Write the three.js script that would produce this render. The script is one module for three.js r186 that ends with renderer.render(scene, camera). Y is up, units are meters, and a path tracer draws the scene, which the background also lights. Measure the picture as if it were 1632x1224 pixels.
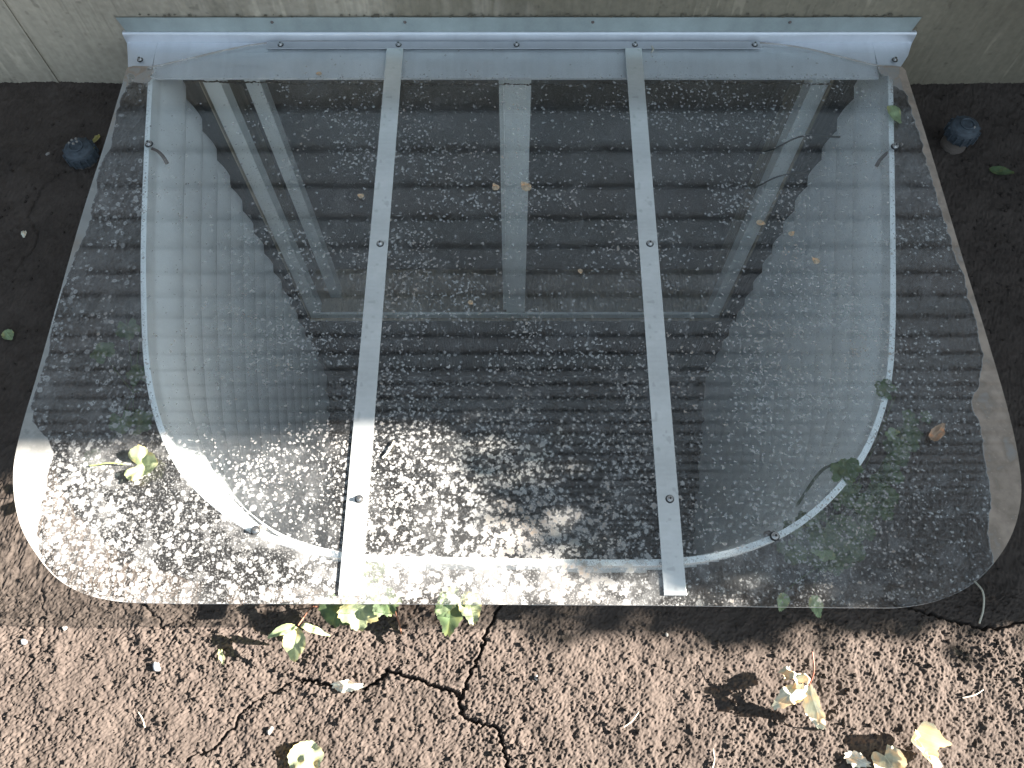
import * as THREE from 'three';
import { mergeGeometries, mergeVertices } from 'three/addons/utils/BufferGeometryUtils.js';

// ---------------------------------------------------------------- camera, sky, sun, exposure
const scene = new THREE.Scene();
const camera = new THREE.PerspectiveCamera(50.01, 4 / 3, 0.05, 400);
camera.position.set(0, 1.49, 1.45);
camera.rotation.set(-65.9 * Math.PI / 180, 0, 0);

const SKY = 0.285;
const EL = 27 * Math.PI / 180, AZ = 4 * Math.PI / 180;           // morning sun, low on the right, just behind the plane of the house wall
const sunDir = new THREE.Vector3(Math.cos(EL) * Math.cos(AZ), Math.sin(EL), -Math.cos(EL) * Math.sin(AZ));
// thin hazy morning sky: pale blue overhead, whiter low down, an aureole round the sun
{
  const W = 512, H = 256, d = new Float32Array(W * H * 4);
  for (let j = 0; j < H; j++) for (let i = 0; i < W; i++) {
    const up = ((j + 0.5) / H - 0.5) * Math.PI, round = ((i + 0.5) / W - 0.5) * 2 * Math.PI, y = Math.sin(up), k = (j * W + i) * 4;
    const c = Math.cos(up) * Math.cos(round) * sunDir.x + y * sunDir.y + Math.cos(up) * Math.sin(round) * sunDir.z, h = Math.pow(1 - Math.max(0, y), 2.2), glow = 0.28 * Math.exp((c - 1) * 9) + 0.36 * Math.exp((c - 1) * 2.0);
    d[k] = SKY * (0.118 + 0.110 * h + glow * 0.86); d[k + 1] = SKY * (0.172 + 0.105 * h + glow * 0.96); d[k + 2] = SKY * (0.236 + 0.085 * h + glow * 1.0); d[k + 3] = 1;
  }
  const t = new THREE.DataTexture(d, W, H, THREE.RGBAFormat, THREE.FloatType); t.mapping = THREE.EquirectangularReflectionMapping; t.magFilter = t.minFilter = THREE.LinearFilter; t.wrapS = THREE.RepeatWrapping; t.needsUpdate = true;
  scene.background = t; scene.environment = t;
}
const sun = new THREE.DirectionalLight(new THREE.Color(1, 0.93, 0.84), 5);
sun.name = 'sun';
sun.position.copy(sunDir).multiplyScalar(20);
sun.castShadow = true;
sun.shadow.mapSize.set(4096, 4096);
Object.assign(sun.shadow.camera, { left: -6, right: 6, top: 6, bottom: -6, near: 1, far: 60 });
scene.add(sun, sun.target);
const renderer = new THREE.WebGLRenderer({ antialias: true });
renderer.toneMapping = THREE.LinearToneMapping;
renderer.toneMappingExposure = 11;
renderer.shadowMap.enabled = true;

// ---------------------------------------------------------------- helpers
let seed = 1234567;
const rnd = () => { seed = (seed + 0x6D2B79F5) | 0; let t = Math.imul(seed ^ (seed >>> 15), 1 | seed); t = (t + Math.imul(t ^ (t >>> 7), 61 | t)) ^ t; return ((t ^ (t >>> 14)) >>> 0) / 4294967296; };
const rr = (a, b) => a + (b - a) * rnd();
const clamp = (x, a = 0, b = 1) => Math.min(b, Math.max(a, x));
const smooth = (a, b, x) => { const t = clamp((x - a) / (b - a)); return t * t * (3 - 2 * t); };
const lerp = (a, b, t) => a + (b - a) * t;
const hash = (x, y, s = 0) => { let h = Math.imul(x | 0, 374761393) + Math.imul(y | 0, 668265263) + Math.imul(s | 0, 2147483647 ^ 961748927); h = Math.imul(h ^ (h >>> 13), 1274126177); h ^= h >>> 16; h = Math.imul(h, 2246822519); h ^= h >>> 13; return (h >>> 0) / 4294967296; };
function vnoise(x, y, s = 0) {
  const ix = Math.floor(x), iy = Math.floor(y), fx = x - ix, fy = y - iy, u = fx * fx * (3 - 2 * fx), v = fy * fy * (3 - 2 * fy);
  const a = hash(ix, iy, s), b = hash(ix + 1, iy, s), c = hash(ix, iy + 1, s), d = hash(ix + 1, iy + 1, s);
  return a + (b - a) * u + (c - a) * v + (a - b - c + d) * u * v;
}
function fbm(x, y, o = 4, s = 0) { let v = 0, a = 0.5, n = 0; for (let i = 0; i < o; i++) { v += a * vnoise(x, y, s + i * 17); n += a; x = x * 2.03 + 11.3; y = y * 2.03 + 7.1; a *= 0.5; } return v / n; }
function worley(x, y, s = 0) {                                    // distance to the nearest of jittered points, and that point's own random number
  const ix = Math.floor(x), iy = Math.floor(y); let best = 9, id = 0;
  for (let j = -1; j <= 1; j++) for (let i = -1; i <= 1; i++) {
    const cx = ix + i, cy = iy + j, dx = cx + hash(cx, cy, s) - x, dy = cy + hash(cx, cy, s + 5) - y, d = dx * dx + dy * dy;
    if (d < best) { best = d; id = hash(cx, cy, s + 9); }
  }
  return [Math.sqrt(best), id];
}
const taken = new Map();
const numbered = (n) => { const k = taken.get(n) ?? 0; taken.set(n, k + 1); return k ? `${n}_${String(k).padStart(3, '0')}` : n; };
function shade(o) { o.castShadow = true; o.receiveShadow = true; return o; }
function part(name, geometry, material, parent) { const m = shade(new THREE.Mesh(geometry, material)); m.name = name; parent.add(m); return m; }
function thing(name, label, category, pos = [0, 0, 0], turn = 0, group) {
  const g = new THREE.Group(); g.name = numbered(name); g.position.set(...pos); g.rotation.y = turn; g.userData = { label, category };
  if (group) g.userData.group = group;
  scene.add(g); return g;
}
function solo(name, geometry, material, label, category, pos = [0, 0, 0], turn = 0, group) {
  const m = shade(new THREE.Mesh(geometry, material)); m.name = numbered(name); m.position.set(...pos); m.rotation.y = turn; m.userData = { label, category };
  if (group) m.userData.group = group;
  scene.add(m); return m;
}
function structure(name, geometry, material) { const m = shade(new THREE.Mesh(geometry, material)); m.name = name; m.userData.kind = 'structure'; scene.add(m); return m; }
function box(x0, x1, y0, y1, z0, z1) { const g = new THREE.BoxGeometry(x1 - x0, y1 - y0, z1 - z0); g.translate((x0 + x1) / 2, (y0 + y1) / 2, (z0 + z1) / 2); metreUV(g); return g; }
function metreUV(g) {                                             // uv in metres by the dominant direction of the face
  const p = g.attributes.position, n = g.attributes.normal, uv = new Float32Array(p.count * 2);
  for (let i = 0; i < p.count; i++) {
    const ax = Math.abs(n.getX(i)), ay = Math.abs(n.getY(i)), az = Math.abs(n.getZ(i));
    const [u, v] = az >= ax && az >= ay ? [p.getX(i), p.getY(i)] : ay >= ax ? [p.getX(i), p.getZ(i)] : [p.getZ(i), p.getY(i)];
    uv[2 * i] = u; uv[2 * i + 1] = v;
  }
  g.setAttribute('uv', new THREE.BufferAttribute(uv, 2)); return g;
}
function tube(pts, r, seg = 24, sides = 6, r1 = r) {
  const c = new THREE.CatmullRomCurve3(pts.map((p) => new THREE.Vector3(...p))), g = new THREE.TubeGeometry(c, seg, 1, sides, false), p = g.attributes.position;
  for (let i = 0; i <= seg; i++) { const o = c.getPointAt(i / seg), k = lerp(r, r1, i / seg); for (let j = 0; j <= sides; j++) { const a = i * (sides + 1) + j; p.setXYZ(a, o.x + (p.getX(a) - o.x) * k, o.y + (p.getY(a) - o.y) * k, o.z + (p.getZ(a) - o.z) * k); } }
  return g;
}
// a texture of w x h pixels from f(i, j) -> [r, g, b]; sRGB bytes when srgb, else plain numbers
function tex(w, h, f, srgb, repeat) {
  const d = new Uint8Array(w * h * 4);
  for (let j = 0; j < h; j++) for (let i = 0; i < w; i++) { const c = f(i, j), k = (j * w + i) * 4; d[k] = clamp(c[0]) * 255; d[k + 1] = clamp(c[1]) * 255; d[k + 2] = clamp(c[2]) * 255; d[k + 3] = 255; }
  const t = new THREE.DataTexture(d, w, h); t.magFilter = THREE.LinearFilter; t.minFilter = THREE.LinearMipmapLinearFilter; t.generateMipmaps = true; t.wrapS = t.wrapT = THREE.RepeatWrapping;
  if (srgb) t.colorSpace = THREE.SRGBColorSpace;
  if (repeat) t.repeat.set(...repeat);
  t.needsUpdate = true; return t;
}
const toS = (c) => (c <= 0.0031308 ? 12.92 * c : 1.055 * Math.pow(c, 1 / 2.4) - 0.055);
const sc = (r, g, b, k = 1) => [toS(r * k), toS(g * k), toS(b * k)];
// noise that repeats after p cells
function tnoise(x, y, p, s) {
  const ix = Math.floor(x), iy = Math.floor(y), fx = x - ix, fy = y - iy, u = fx * fx * (3 - 2 * fx), v = fy * fy * (3 - 2 * fy), m = (k) => ((k % p) + p) % p;
  const a = hash(m(ix), m(iy), s), b = hash(m(ix + 1), m(iy), s), c = hash(m(ix), m(iy + 1), s), d = hash(m(ix + 1), m(iy + 1), s);
  return a + (b - a) * u + (c - a) * v + (a - b - c + d) * u * v;
}
function tfbm(u, v, p, o, s) { let r = 0, a = 0.5, n = 0; for (let i = 0; i < o; i++) { r += a * tnoise(u * p, v * p, p, s + i * 31); n += a; p *= 2; a *= 0.55; } return r / n; }

// ---------------------------------------------------------------- materials
const soilTex = tex(1024, 1024, (i, j) => { const u = i / 1024, v = j / 1024, a = tfbm(u, v, 10, 5, 1), b = tfbm(u, v, 128, 3, 40); const k = 0.62 + 0.5 * a + 0.28 * (b - 0.5); return sc(0.068, 0.0545, 0.047, k); }, true, [1 / 0.6, 1 / 0.6]);
const soilBump = tex(1024, 1024, (i, j) => { const u = i / 1024, v = j / 1024, h = tfbm(u, v, 128, 3, 77); return [h, h, h]; }, false, [1 / 0.6, 1 / 0.6]);
const soilMat = new THREE.MeshStandardMaterial({ map: soilTex, bumpMap: soilBump, bumpScale: 0.0012, roughness: 1 });
soilMat.specularIntensity = 0.2;

const concreteTex = tex(2048, 512, (i, j) => {                    // 4 x 1 m: beige, with a blotchy olive-brown soil stain from a bit left of the middle on
  const u = i / 2048, v = j / 512, x = -2 + 4 * u, a = fbm(x * 4, v * 4, 5, 3), streak = vnoise(x * 190, v * 5, 9), fine = fbm(x * 120, v * 120, 2, 12), st = smooth(-0.62, -0.05, x + 0.9 * (fbm(x * 5, v * 6, 4, 77) - 0.5) + 0.35 * (vnoise(x * 90, v * 3, 5) - 0.5));
  const k = 0.72 + 0.55 * (a - 0.3) + 0.12 * (streak - 0.5) + 0.22 * (fine - 0.5), hole = smooth(0.80, 0.86, fbm(x * 70, v * 70, 2, 31)), pale = smooth(0.72, 0.8, vnoise(x * 110, v * 9, 41)) * smooth(0.5, 0.7, fbm(x * 8, v * 8, 2, 52)) * 0.5;
  return sc(lerp(0.45, 0.245, st) + pale * 0.2, lerp(0.39, 0.21, st) + pale * 0.17, lerp(0.305, 0.152, st) + pale * 0.13, k * (1 - 0.25 * hole));
}, true, [1 / 4, 1]);
concreteTex.offset.set(0.5, 0.3);
const concreteBump = tex(512, 512, (i, j) => { const u = i / 512, v = j / 512, h = 0.6 * tfbm(u, v, 30, 4, 21) + 0.4 * tnoise(u * 160, v * 8, 2000, 4); return [h, h, h]; }, false, [1 / 0.65, 1 / 0.65]);
const concreteMat = new THREE.MeshStandardMaterial({ map: concreteTex, bumpMap: concreteBump, bumpScale: 0.003, roughness: 0.93 });
const darkLayerMat = new THREE.MeshStandardMaterial({ color: new THREE.Color(0.022, 0.023, 0.024), roughness: 0.75, bumpMap: concreteBump, bumpScale: 0.003 });

function metalTex(seedN, base, amount, streakU, streakV, specks = 0) {
  return tex(512, 512, (i, j) => { const u = i / 512, v = j / 512, a = tfbm(u, v, 6, 5, seedN), b = tnoise(u * streakU, v * streakV, 4096, seedN + 8), c = tnoise(u * 140, v * 140, 140, seedN + 3); const k = 1 + amount * (a - 0.5) * 2 + amount * 0.5 * (b - 0.5) + amount * 0.25 * (c - 0.5) - specks * smooth(0.72, 0.82, tfbm(u, v, 48, 2, seedN + 21)); return sc(...base, k); }, true, [1 / 0.5, 1 / 0.5]);
}
const galvTex = metalTex(301, [0.86, 0.89, 0.905], 0.08, 40, 6);
const galvRough = tex(256, 256, (i, j) => { const r = 0.42 + 0.3 * (tfbm(i / 256, j / 256, 8, 4, 501) - 0.5); return [r, r, r]; }, false, [1 / 0.4, 1 / 0.4]);
const galvMat = new THREE.MeshPhysicalMaterial({ map: galvTex, roughnessMap: galvRough, roughness: 1, metalness: 0.2 });
const alumTex = metalTex(411, [0.84, 0.86, 0.85], 0.15, 5, 130, 0.16);
const alumMat = new THREE.MeshPhysicalMaterial({ map: alumTex, roughness: 0.26, metalness: 0.7 });
const ledgeTex = metalTex(421, [0.64, 0.655, 0.69], 0.13, 60, 5);
const ledgeMat = new THREE.MeshPhysicalMaterial({ map: ledgeTex, roughness: 0.45, metalness: 0.5 });
const flangeTex = metalTex(431, [0.33, 0.37, 0.36], 0.28, 30, 6);
const flangeMat = new THREE.MeshPhysicalMaterial({ map: flangeTex, roughness: 0.6, metalness: 0.35 });
const clampMat = new THREE.MeshPhysicalMaterial({ map: metalTex(441, [0.44, 0.45, 0.47], 0.18, 40, 6), roughness: 0.5, metalness: 0.5 });
const screwMat = new THREE.MeshPhysicalMaterial({ color: new THREE.Color(0.62, 0.61, 0.60), roughness: 0.25, metalness: 1 });
const rubberMat = new THREE.MeshStandardMaterial({ color: new THREE.Color(0.02, 0.02, 0.02), roughness: 0.8 });
const rustMat = new THREE.MeshStandardMaterial({ map: metalTex(461, [0.16, 0.13, 0.12], 0.5, 20, 20), roughness: 0.8, metalness: 0.4 });
const vinylMat = new THREE.MeshStandardMaterial({ map: metalTex(471, [0.62, 0.65, 0.65], 0.10, 5, 20), roughness: 0.5 });
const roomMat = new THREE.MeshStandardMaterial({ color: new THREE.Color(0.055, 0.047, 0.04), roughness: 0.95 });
const glassMat = new THREE.MeshPhysicalMaterial({ color: 0xffffff, transmission: 1, roughness: 0.02, thickness: 0, ior: 1.5 });
const sidingTexs = [0, 1, 2].map((k) => metalTex(481 + 7 * k, [0.46 + 0.01 * k, 0.485, 0.485], 0.09, 8, 90));
const sidingMats = sidingTexs.map((t) => new THREE.MeshStandardMaterial({ map: t, roughness: 0.6 }));
const soffitMat = new THREE.MeshStandardMaterial({ color: new THREE.Color(0.55, 0.55, 0.53), roughness: 0.7 });
const gravelMat = new THREE.MeshStandardMaterial({ color: new THREE.Color(0.05, 0.05, 0.05), roughness: 0.95 });

// ---------------------------------------------------------------- plan of the well (inside of the steel wall, metres, seen from above)
const rimPts = [[-0.800, 0.004], [-0.783, 0.104], [-0.752, 0.326], [-0.716, 0.556], [-0.689, 0.696], [-0.665, 0.8], [-0.635, 0.887], [-0.602, 0.953], [-0.56, 1.011], [-0.497, 1.066], [-0.428, 1.108], [-0.362, 1.131], [-0.288, 1.147], [-0.204, 1.154], [-0.121, 1.156], [-0.017, 1.158], [0.139, 1.160], [0.253, 1.159], [0.327, 1.151], [0.391, 1.135], [0.458, 1.108], [0.516, 1.07], [0.566, 1.025], [0.614, 0.968], [0.654, 0.897], [0.682, 0.826], [0.708, 0.722], [0.74, 0.556], [0.781, 0.326], [0.82, 0.104], [0.838, 0.004]];
const rimCurve = new THREE.CatmullRomCurve3(rimPts.map(([x, z]) => new THREE.Vector3(x, 0, z)), false, 'centripetal');
const RN = 220, rimP = [], rimO = [];                             // points and outward directions along the plan
for (let i = 0; i <= RN; i++) { const p = rimCurve.getPointAt(i / RN), t = rimCurve.getTangentAt(i / RN); rimP.push([p.x, p.z]); rimO.push([-t.z, t.x]); }
const rimIn = rimP.map(([x, z], i) => [x - rimO[i][0] * 0.007, z - rimO[i][1] * 0.007]);
function insideWell(x, z, line = rimP) {
  if (z < 0.0) return false;
  let c = false; const n = line.length;
  for (let i = 0, j = n - 1; i < n; j = i++) { const [xi, zi] = line[i], [xj, zj] = line[j]; if ((zi > z) !== (zj > z) && x < ((xj - xi) * (z - zi)) / (zj - zi) + xi) c = !c; }
  return c;
}
const wellMask = new Uint8Array(900 * 640);                       // the plan at 2 mm
for (let j = 0; j < 640; j++) for (let i = 0; i < 900; i++) wellMask[j * 900 + i] = insideWell(-0.9 + (i + 0.5) * 0.002, (j + 0.5) * 0.002) ? 1 : 0;
const overWell = (x, z) => wellMask[clamp(Math.floor(z / 0.002), 0, 639) * 900 + clamp(Math.floor((x + 0.9) / 0.002), 0, 899)] === 1;
const HPI = Math.PI / 2, COVER = 0.136, RIM = 0.1285, FLOOR = -1.67;

// ---------------------------------------------------------------- ground: one sheet to the horizon, crusted soil with drying cracks
const cracks = [
  [0.0042, [[-0.533, 1.46], [-0.49, 1.437], [-0.464, 1.403], [-0.441, 1.374], [-0.401, 1.351], [-0.371, 1.336]], 0.55],
  [0.006, [[-0.371, 1.336], [-0.338, 1.34], [-0.278, 1.354], [-0.231, 1.34], [-0.211, 1.323], [-0.178, 1.334], [-0.135, 1.345], [-0.102, 1.357], [-0.087, 1.364]], 1],
  [0.005, [[-0.018, 1.202], [-0.045, 1.261], [-0.061, 1.303], [-0.076, 1.339], [-0.087, 1.364]], 0.9],
  [0.005, [[-0.087, 1.364], [-0.083, 1.394], [-0.054, 1.406], [-0.022, 1.416], [-0.015, 1.442], [-0.004, 1.484], [0.01, 1.56]], 0.9],
  [0.005, [[0.66, 1.2], [0.693, 1.213], [0.745, 1.23], [0.797, 1.245], [0.85, 1.251], [0.921, 1.231], [1.0, 1.21]], 0.9],
  [0.005, [[-0.84, 1.18], [-0.822, 1.24], [-0.823, 1.293], [-0.834, 1.328], [-0.868, 1.364], [-0.93, 1.40]], 0.18],
  [0.004, [[-0.66, 1.2], [-0.645, 1.213], [-0.608, 1.256]], 0.4],
  [0.005, [[-1.0, 0.25], [-1.039, 0.308], [-1.057, 0.375], [-1.021, 0.44], [-1.05, 0.52]], 0.4],
];
const crackSegs = [];
for (const [w, pts, depth] of cracks) {
  const fine = new THREE.CatmullRomCurve3(pts.map(([x, z]) => new THREE.Vector3(x, 0, z))).getPoints(pts.length * 7).map((p, i) => [p.x + 0.004 * (hash(i, 3, pts.length) - 0.5) * 2, p.z + 0.004 * (hash(i, 8, pts.length) - 0.5) * 2]);
  for (let i = 0; i + 1 < fine.length; i++) crackSegs.push([...fine[i], ...fine[i + 1], w * (0.12 + 0.42 * hash(i >> 1, 5, 2)), depth]);
}
function crackAt(x, z) {
  let cut = 0;
  for (const [ax, az, bx, bz, w, depth] of crackSegs) {
    if (x < Math.min(ax, bx) - 0.02 || x > Math.max(ax, bx) + 0.02 || z < Math.min(az, bz) - 0.02 || z > Math.max(az, bz) + 0.02) continue;
    const dx = bx - ax, dz = bz - az, t = clamp(((x - ax) * dx + (z - az) * dz) / (dx * dx + dz * dz + 1e-12)), d = Math.hypot(x - ax - t * dx, z - az - t * dz);
    cut = Math.max(cut, depth * (1 - smooth(w * 0.4, w * 0.4 + 0.0022, d)));
  }
  return cut;
}
function soilHeight(x, z, fine) {
  let h = 0.016 * (fbm(x * 2.2 + 5, z * 2.2, 3, 2) - 0.5) + 0.012 * (fbm(x * 14, z * 14, 3, 8) - 0.5);
  if (fine) {
    const wx = x + 0.004 * vnoise(x * 90, z * 90, 3), wz = z + 0.004 * vnoise(x * 90, z * 90, 6);
    const rough = 0.25 + 0.85 * smooth(0.25, 0.8, fbm(x * 7, z * 7, 3, 91)), [d4, i4] = worley(wx * 38, wz * 38, 53);
    if (i4 > 0.72) h += 0.006 * (i4 - 0.5) * (1 - smooth(0.1, 0.42, d4));       // clods
    const [d1, i1] = worley(wx * 150, wz * 150, 1), [d2, i2] = worley(wx * 290, wz * 290, 4), [d3, i3] = worley(wx * 70, wz * 70, 33);
    h += rough * (0.0026 * (0.6 - d1) * (0.1 + i1) + 0.0036 * (0.6 - d2) * (0.1 + 1.2 * i2 * i2));
    if (i3 > 0.62) h -= rough * 0.0038 * (1 - smooth(0.05, 0.26, d3)) * i3;          // rain pits
    h += 0.0055 * (fbm(x * 60, z * 60, 4, 15) - 0.5) + 0.0036 * (vnoise(x * 400, z * 400, 61) - 0.5);
    h -= 0.015 * crackAt(x, z);
  }
  return h;
}
{
  const grow = (from, to, step, k) => { const a = []; let s = step, x = from; while (x < to) { s = Math.min(s * k, 8); x += s; a.push(x); } return a; };
  const xs = [], zs = [];
  for (let x = -1.27; x <= 1.27; x += 0.0019) xs.push(x);
  const right = grow(xs[xs.length - 1], 70, 0.0019, 1.09); xs.push(...right); xs.unshift(...right.map((x) => -x).reverse());
  for (let z = 0; z < 1.185; z += 0.005) zs.push(z);
  for (let z = 1.185; z < 1.52; z += 0.0016) zs.push(z);
  zs.push(...grow(zs[zs.length - 1], 70, 0.0016, 1.1)); zs.unshift(...grow(0, 70, 0.4, 1.25).map((z) => -z).reverse());
  const nx = xs.length, nz = zs.length, id = new Int32Array(nx * nz).fill(-1), pos = [], uv = [], idx = [];
  const vert = (i, j) => {
    const k = j * nx + i;
    if (id[k] < 0) { const x = xs[i], z = zs[j], fine = Math.abs(x) < 1.4 && z > -0.01 && z < 1.62; id[k] = pos.length / 3; pos.push(x, soilHeight(x, z, fine), z); uv.push(x, z); }
    return id[k];
  };
  for (let j = 0; j + 1 < nz; j++) for (let i = 0; i + 1 < nx; i++) {
    const cx = (xs[i] + xs[i + 1]) / 2, cz = (zs[j] + zs[j + 1]) / 2;
    if (cz < 0 && cx > -6 && cx < 7.5 && cz > -9) continue;       // the house stands here
    if (Math.abs(cx) < 0.85 && cz > 0 && cz < 1.17 && insideWell(cx, cz, rimIn)) continue;
    const a = vert(i, j), b = vert(i, j + 1), c = vert(i + 1, j + 1), d = vert(i + 1, j);
    idx.push(a, b, d, b, c, d);
  }
  const g = new THREE.BufferGeometry();
  g.setAttribute('position', new THREE.Float32BufferAttribute(pos, 3)); g.setAttribute('uv', new THREE.Float32BufferAttribute(uv, 2)); g.setIndex(idx); g.computeVertexNormals();
  structure('ground', g, soilMat);
}

// ---------------------------------------------------------------- house: concrete foundation, lap siding, added bump-out, basement window
const house = thing('house', 'house wall of bare concrete foundation with the basement window behind the well', 'house');
{
  const s = new THREE.Shape([[-6, -1.75], [7.5, -1.75], [7.5, 0.35], [-6, 0.35]].map(([x, y]) => new THREE.Vector2(x, y)));
  s.holes.push(new THREE.Path([[-0.74, -1.18], [-0.74, 0.11], [0.76, 0.11], [0.76, -1.18]].map(([x, y]) => new THREE.Vector2(x, y))));
  const g = new THREE.ExtrudeGeometry(s, { depth: 0.22, bevelEnabled: false }); g.translate(0, 0, -0.22); metreUV(g);
  const f = part('foundation_wall', g, concreteMat, house);
  for (const [x, tilt] of [[-1.075, 0.0]]) {                       // fins left by the form boards
    const r = part('form_seam', box(x - 0.0025, x + 0.0025, -0.02, 0.348, 0.0005, 0.0035), concreteMat, f); r.rotation.z = tilt * 0.2;
  }
  const darkLayer = new THREE.Shape([[-0.9, -1.73], [0.93, -1.73], [0.93, -0.02], [0.835, -0.02], [0.835, 0.1], [0.762, 0.1], [0.762, -1.182], [-0.742, -1.182], [-0.742, 0.1], [-0.798, 0.1], [-0.798, -0.02], [-0.9, -0.02]].map(([x, y]) => new THREE.Vector2(x, y)));
  const tg = new THREE.ExtrudeGeometry(darkLayer, { depth: 0.003, bevelEnabled: false }); tg.translate(0, 0, 0.0005); metreUV(tg);
  part('dark_wall_layer', tg, darkLayerMat, f);  // thin near-black layer over the wall inside the well

  // basement window: frame, two sashes, meeting post, sill
  const w = new THREE.Group(); w.name = 'basement_window'; house.add(w);
  part('jamb', box(-0.739, -0.698, -1.15, 0.109, -0.055, -0.012), vinylMat, w);
  part('jamb', box(0.718, 0.759, -1.15, 0.109, -0.055, -0.012), vinylMat, w);
  part('head', box(-0.697, 0.717, 0.07, 0.109, -0.055, -0.012), vinylMat, w);
  part('mullion', box(-0.020, 0.046, -1.15, 0.069, -0.055, -0.014), vinylMat, w);
  part('mullion_bead', box(-0.032, -0.0205, -1.15, 0.069, -0.055, -0.03), vinylMat, w);
  part('sill', box(-0.739, 0.759, -1.178, -1.151, -0.020, -0.010), vinylMat, w);
  part('sash_stile', box(-0.668, -0.63, -1.15, 0.109, -0.12, -0.08), vinylMat, w);
  for (const [a, b] of [[-0.6975, -0.0325], [0.0465, 0.7175]]) { const pg = new THREE.PlaneGeometry(b - a, 1.259); pg.translate((a + b) / 2, -0.5205, -0.017); part('pane', pg, glassMat, w); }
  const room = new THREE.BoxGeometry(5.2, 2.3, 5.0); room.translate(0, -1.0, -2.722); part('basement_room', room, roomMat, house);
}
function board(len) {                                             // one tapered lap board, running along x, its lower edge thick
  const s = new THREE.Shape([[0.0178, 0], [0.021, 0], [0.021, 0.012], [0.004, 0.154], [0, 0.154], [0, 0.024], [0.0178, 0.024]].map(([a, b]) => new THREE.Vector2(a, b)));
  const g = new THREE.ExtrudeGeometry(s, { depth: len, bevelEnabled: false }); g.rotateY(-Math.PI / 2); g.translate(len, 0, 0);
  g.scale(1, 1, 1); metreUV(g); return g;                          // x along, y up, z out
}
{
  const main = board(9.3), side = board(0.592), front = board(1.2), far = board(3.0), N = 37;
  part('wall_sheathing', box(-6, 7.5, 0.352, 5.9, -0.2, -0.001), sidingMats[0], house);
  const addedBumpout = part('added_bumpout', box(3.302, 4.5, 0.0, 6.6, 0.002, 0.592), sidingMats[1], house);  // unseen bump-out, added and shaped to cast the shadow edge on the cover
  const put = (g, k, x, z, ry, parent) => { const m = part('siding_board', g, sidingMats[(k * 7 + (ry ? 1 : 0)) % 3], parent); m.position.set(x, 0.345 + 0.15 * k, z); m.rotation.y = ry; };
  for (let k = 0; k < N; k++) { put(main, k, -6, 0.0005, 0, house); put(far, k, 4.52, 0.0005, 0, house); }
  for (let k = 0; k < N + 3; k++) { put(side, k, 3.3015, 0.0, -Math.PI / 2, addedBumpout); put(front, k, 3.301, 0.5925, 0, addedBumpout); }
  part('soffit', box(-6.2, 3.3, 5.9, 5.96, -0.2, 0.42), soffitMat, house);
  part('fascia', box(-6.2, 3.3, 5.88, 6.08, 0.421, 0.445), soffitMat, house);
  part('roof', (() => { const g = box(-6.3, 7.6, -0.03, 0.03, 0, 6); g.rotateX(0.5); g.rotateY(Math.PI); g.translate(1.2, 6.13, 0.5); return g; })(), new THREE.MeshStandardMaterial({ color: new THREE.Color(0.06, 0.06, 0.065), roughness: 0.9 }), house);
}

// ---------------------------------------------------------------- steel window well
const well = thing('window_well', 'corrugated galvanized steel window well, U-shaped, sunk under the clear cover', 'window well');
{
  const rows = 17 * 20, top = RIM - 0.001, pos = [], uv = [], idx = [];
  const prof = (d) => { if (d < 0.045) return 0; const t = ((d - 0.045) / 0.112) % 1; return 0.024 * (t < 0.8 ? Math.pow(Math.sin(HPI * t / 0.8), 0.9) : Math.cos(HPI * (t - 0.8) / 0.2)); };
  const len = rimCurve.getLength();
  for (let j = 0; j <= rows; j++) {
    const d = (j / rows) * (top - FLOOR), y = top - d, off = prof(d);
    for (let i = 0; i <= RN; i++) { pos.push(rimP[i][0] - rimO[i][0] * off, y, rimP[i][1] - rimO[i][1] * off); uv.push((i / RN) * len, y); }
  }
  for (let j = 0; j < rows; j++) for (let i = 0; i < RN; i++) { const a = j * (RN + 1) + i, b = a + RN + 1; idx.push(a, b, a + 1, b, b + 1, a + 1); }
  const g = new THREE.BufferGeometry(); g.setAttribute('position', new THREE.Float32BufferAttribute(pos, 3)); g.setAttribute('uv', new THREE.Float32BufferAttribute(uv, 2)); g.setIndex(idx); g.computeVertexNormals();
  part('corrugated_panel', g, galvMat, well);
  // folded rim: a flange to the outside with its lip turned down
  const sec = [[-0.0012, -0.03], [-0.0012, 0], [0.0085, 0], [0.0095, -0.001], [0.0095, -0.014], [0.0075, -0.014], [0.0075, -0.0022], [0.0012, -0.0022], [0.0012, -0.03]], rp = [], ru = [], ri = [], M = sec.length;
  const start = 7, end = RN - 7;
  for (let i = start; i <= end; i++) for (const [o, y] of sec) { rp.push(rimP[i][0] + rimO[i][0] * o, RIM + y, rimP[i][1] + rimO[i][1] * o); ru.push((i / RN) * len, o + y); }
  for (let i = 0; i < end - start; i++) for (let k = 0; k < M; k++) { const a = i * M + k, b = i * M + ((k + 1) % M), c = a + M, d = b + M; ri.push(a, b, c, b, d, c); }
  let rg = new THREE.BufferGeometry(); rg.setAttribute('position', new THREE.Float32BufferAttribute(rp, 3)); rg.setAttribute('uv', new THREE.Float32BufferAttribute(ru, 2)); rg.setIndex(ri); rg = rg.toNonIndexed(); rg.computeVertexNormals();
  part('rim', rg, galvMat, well);
}
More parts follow.
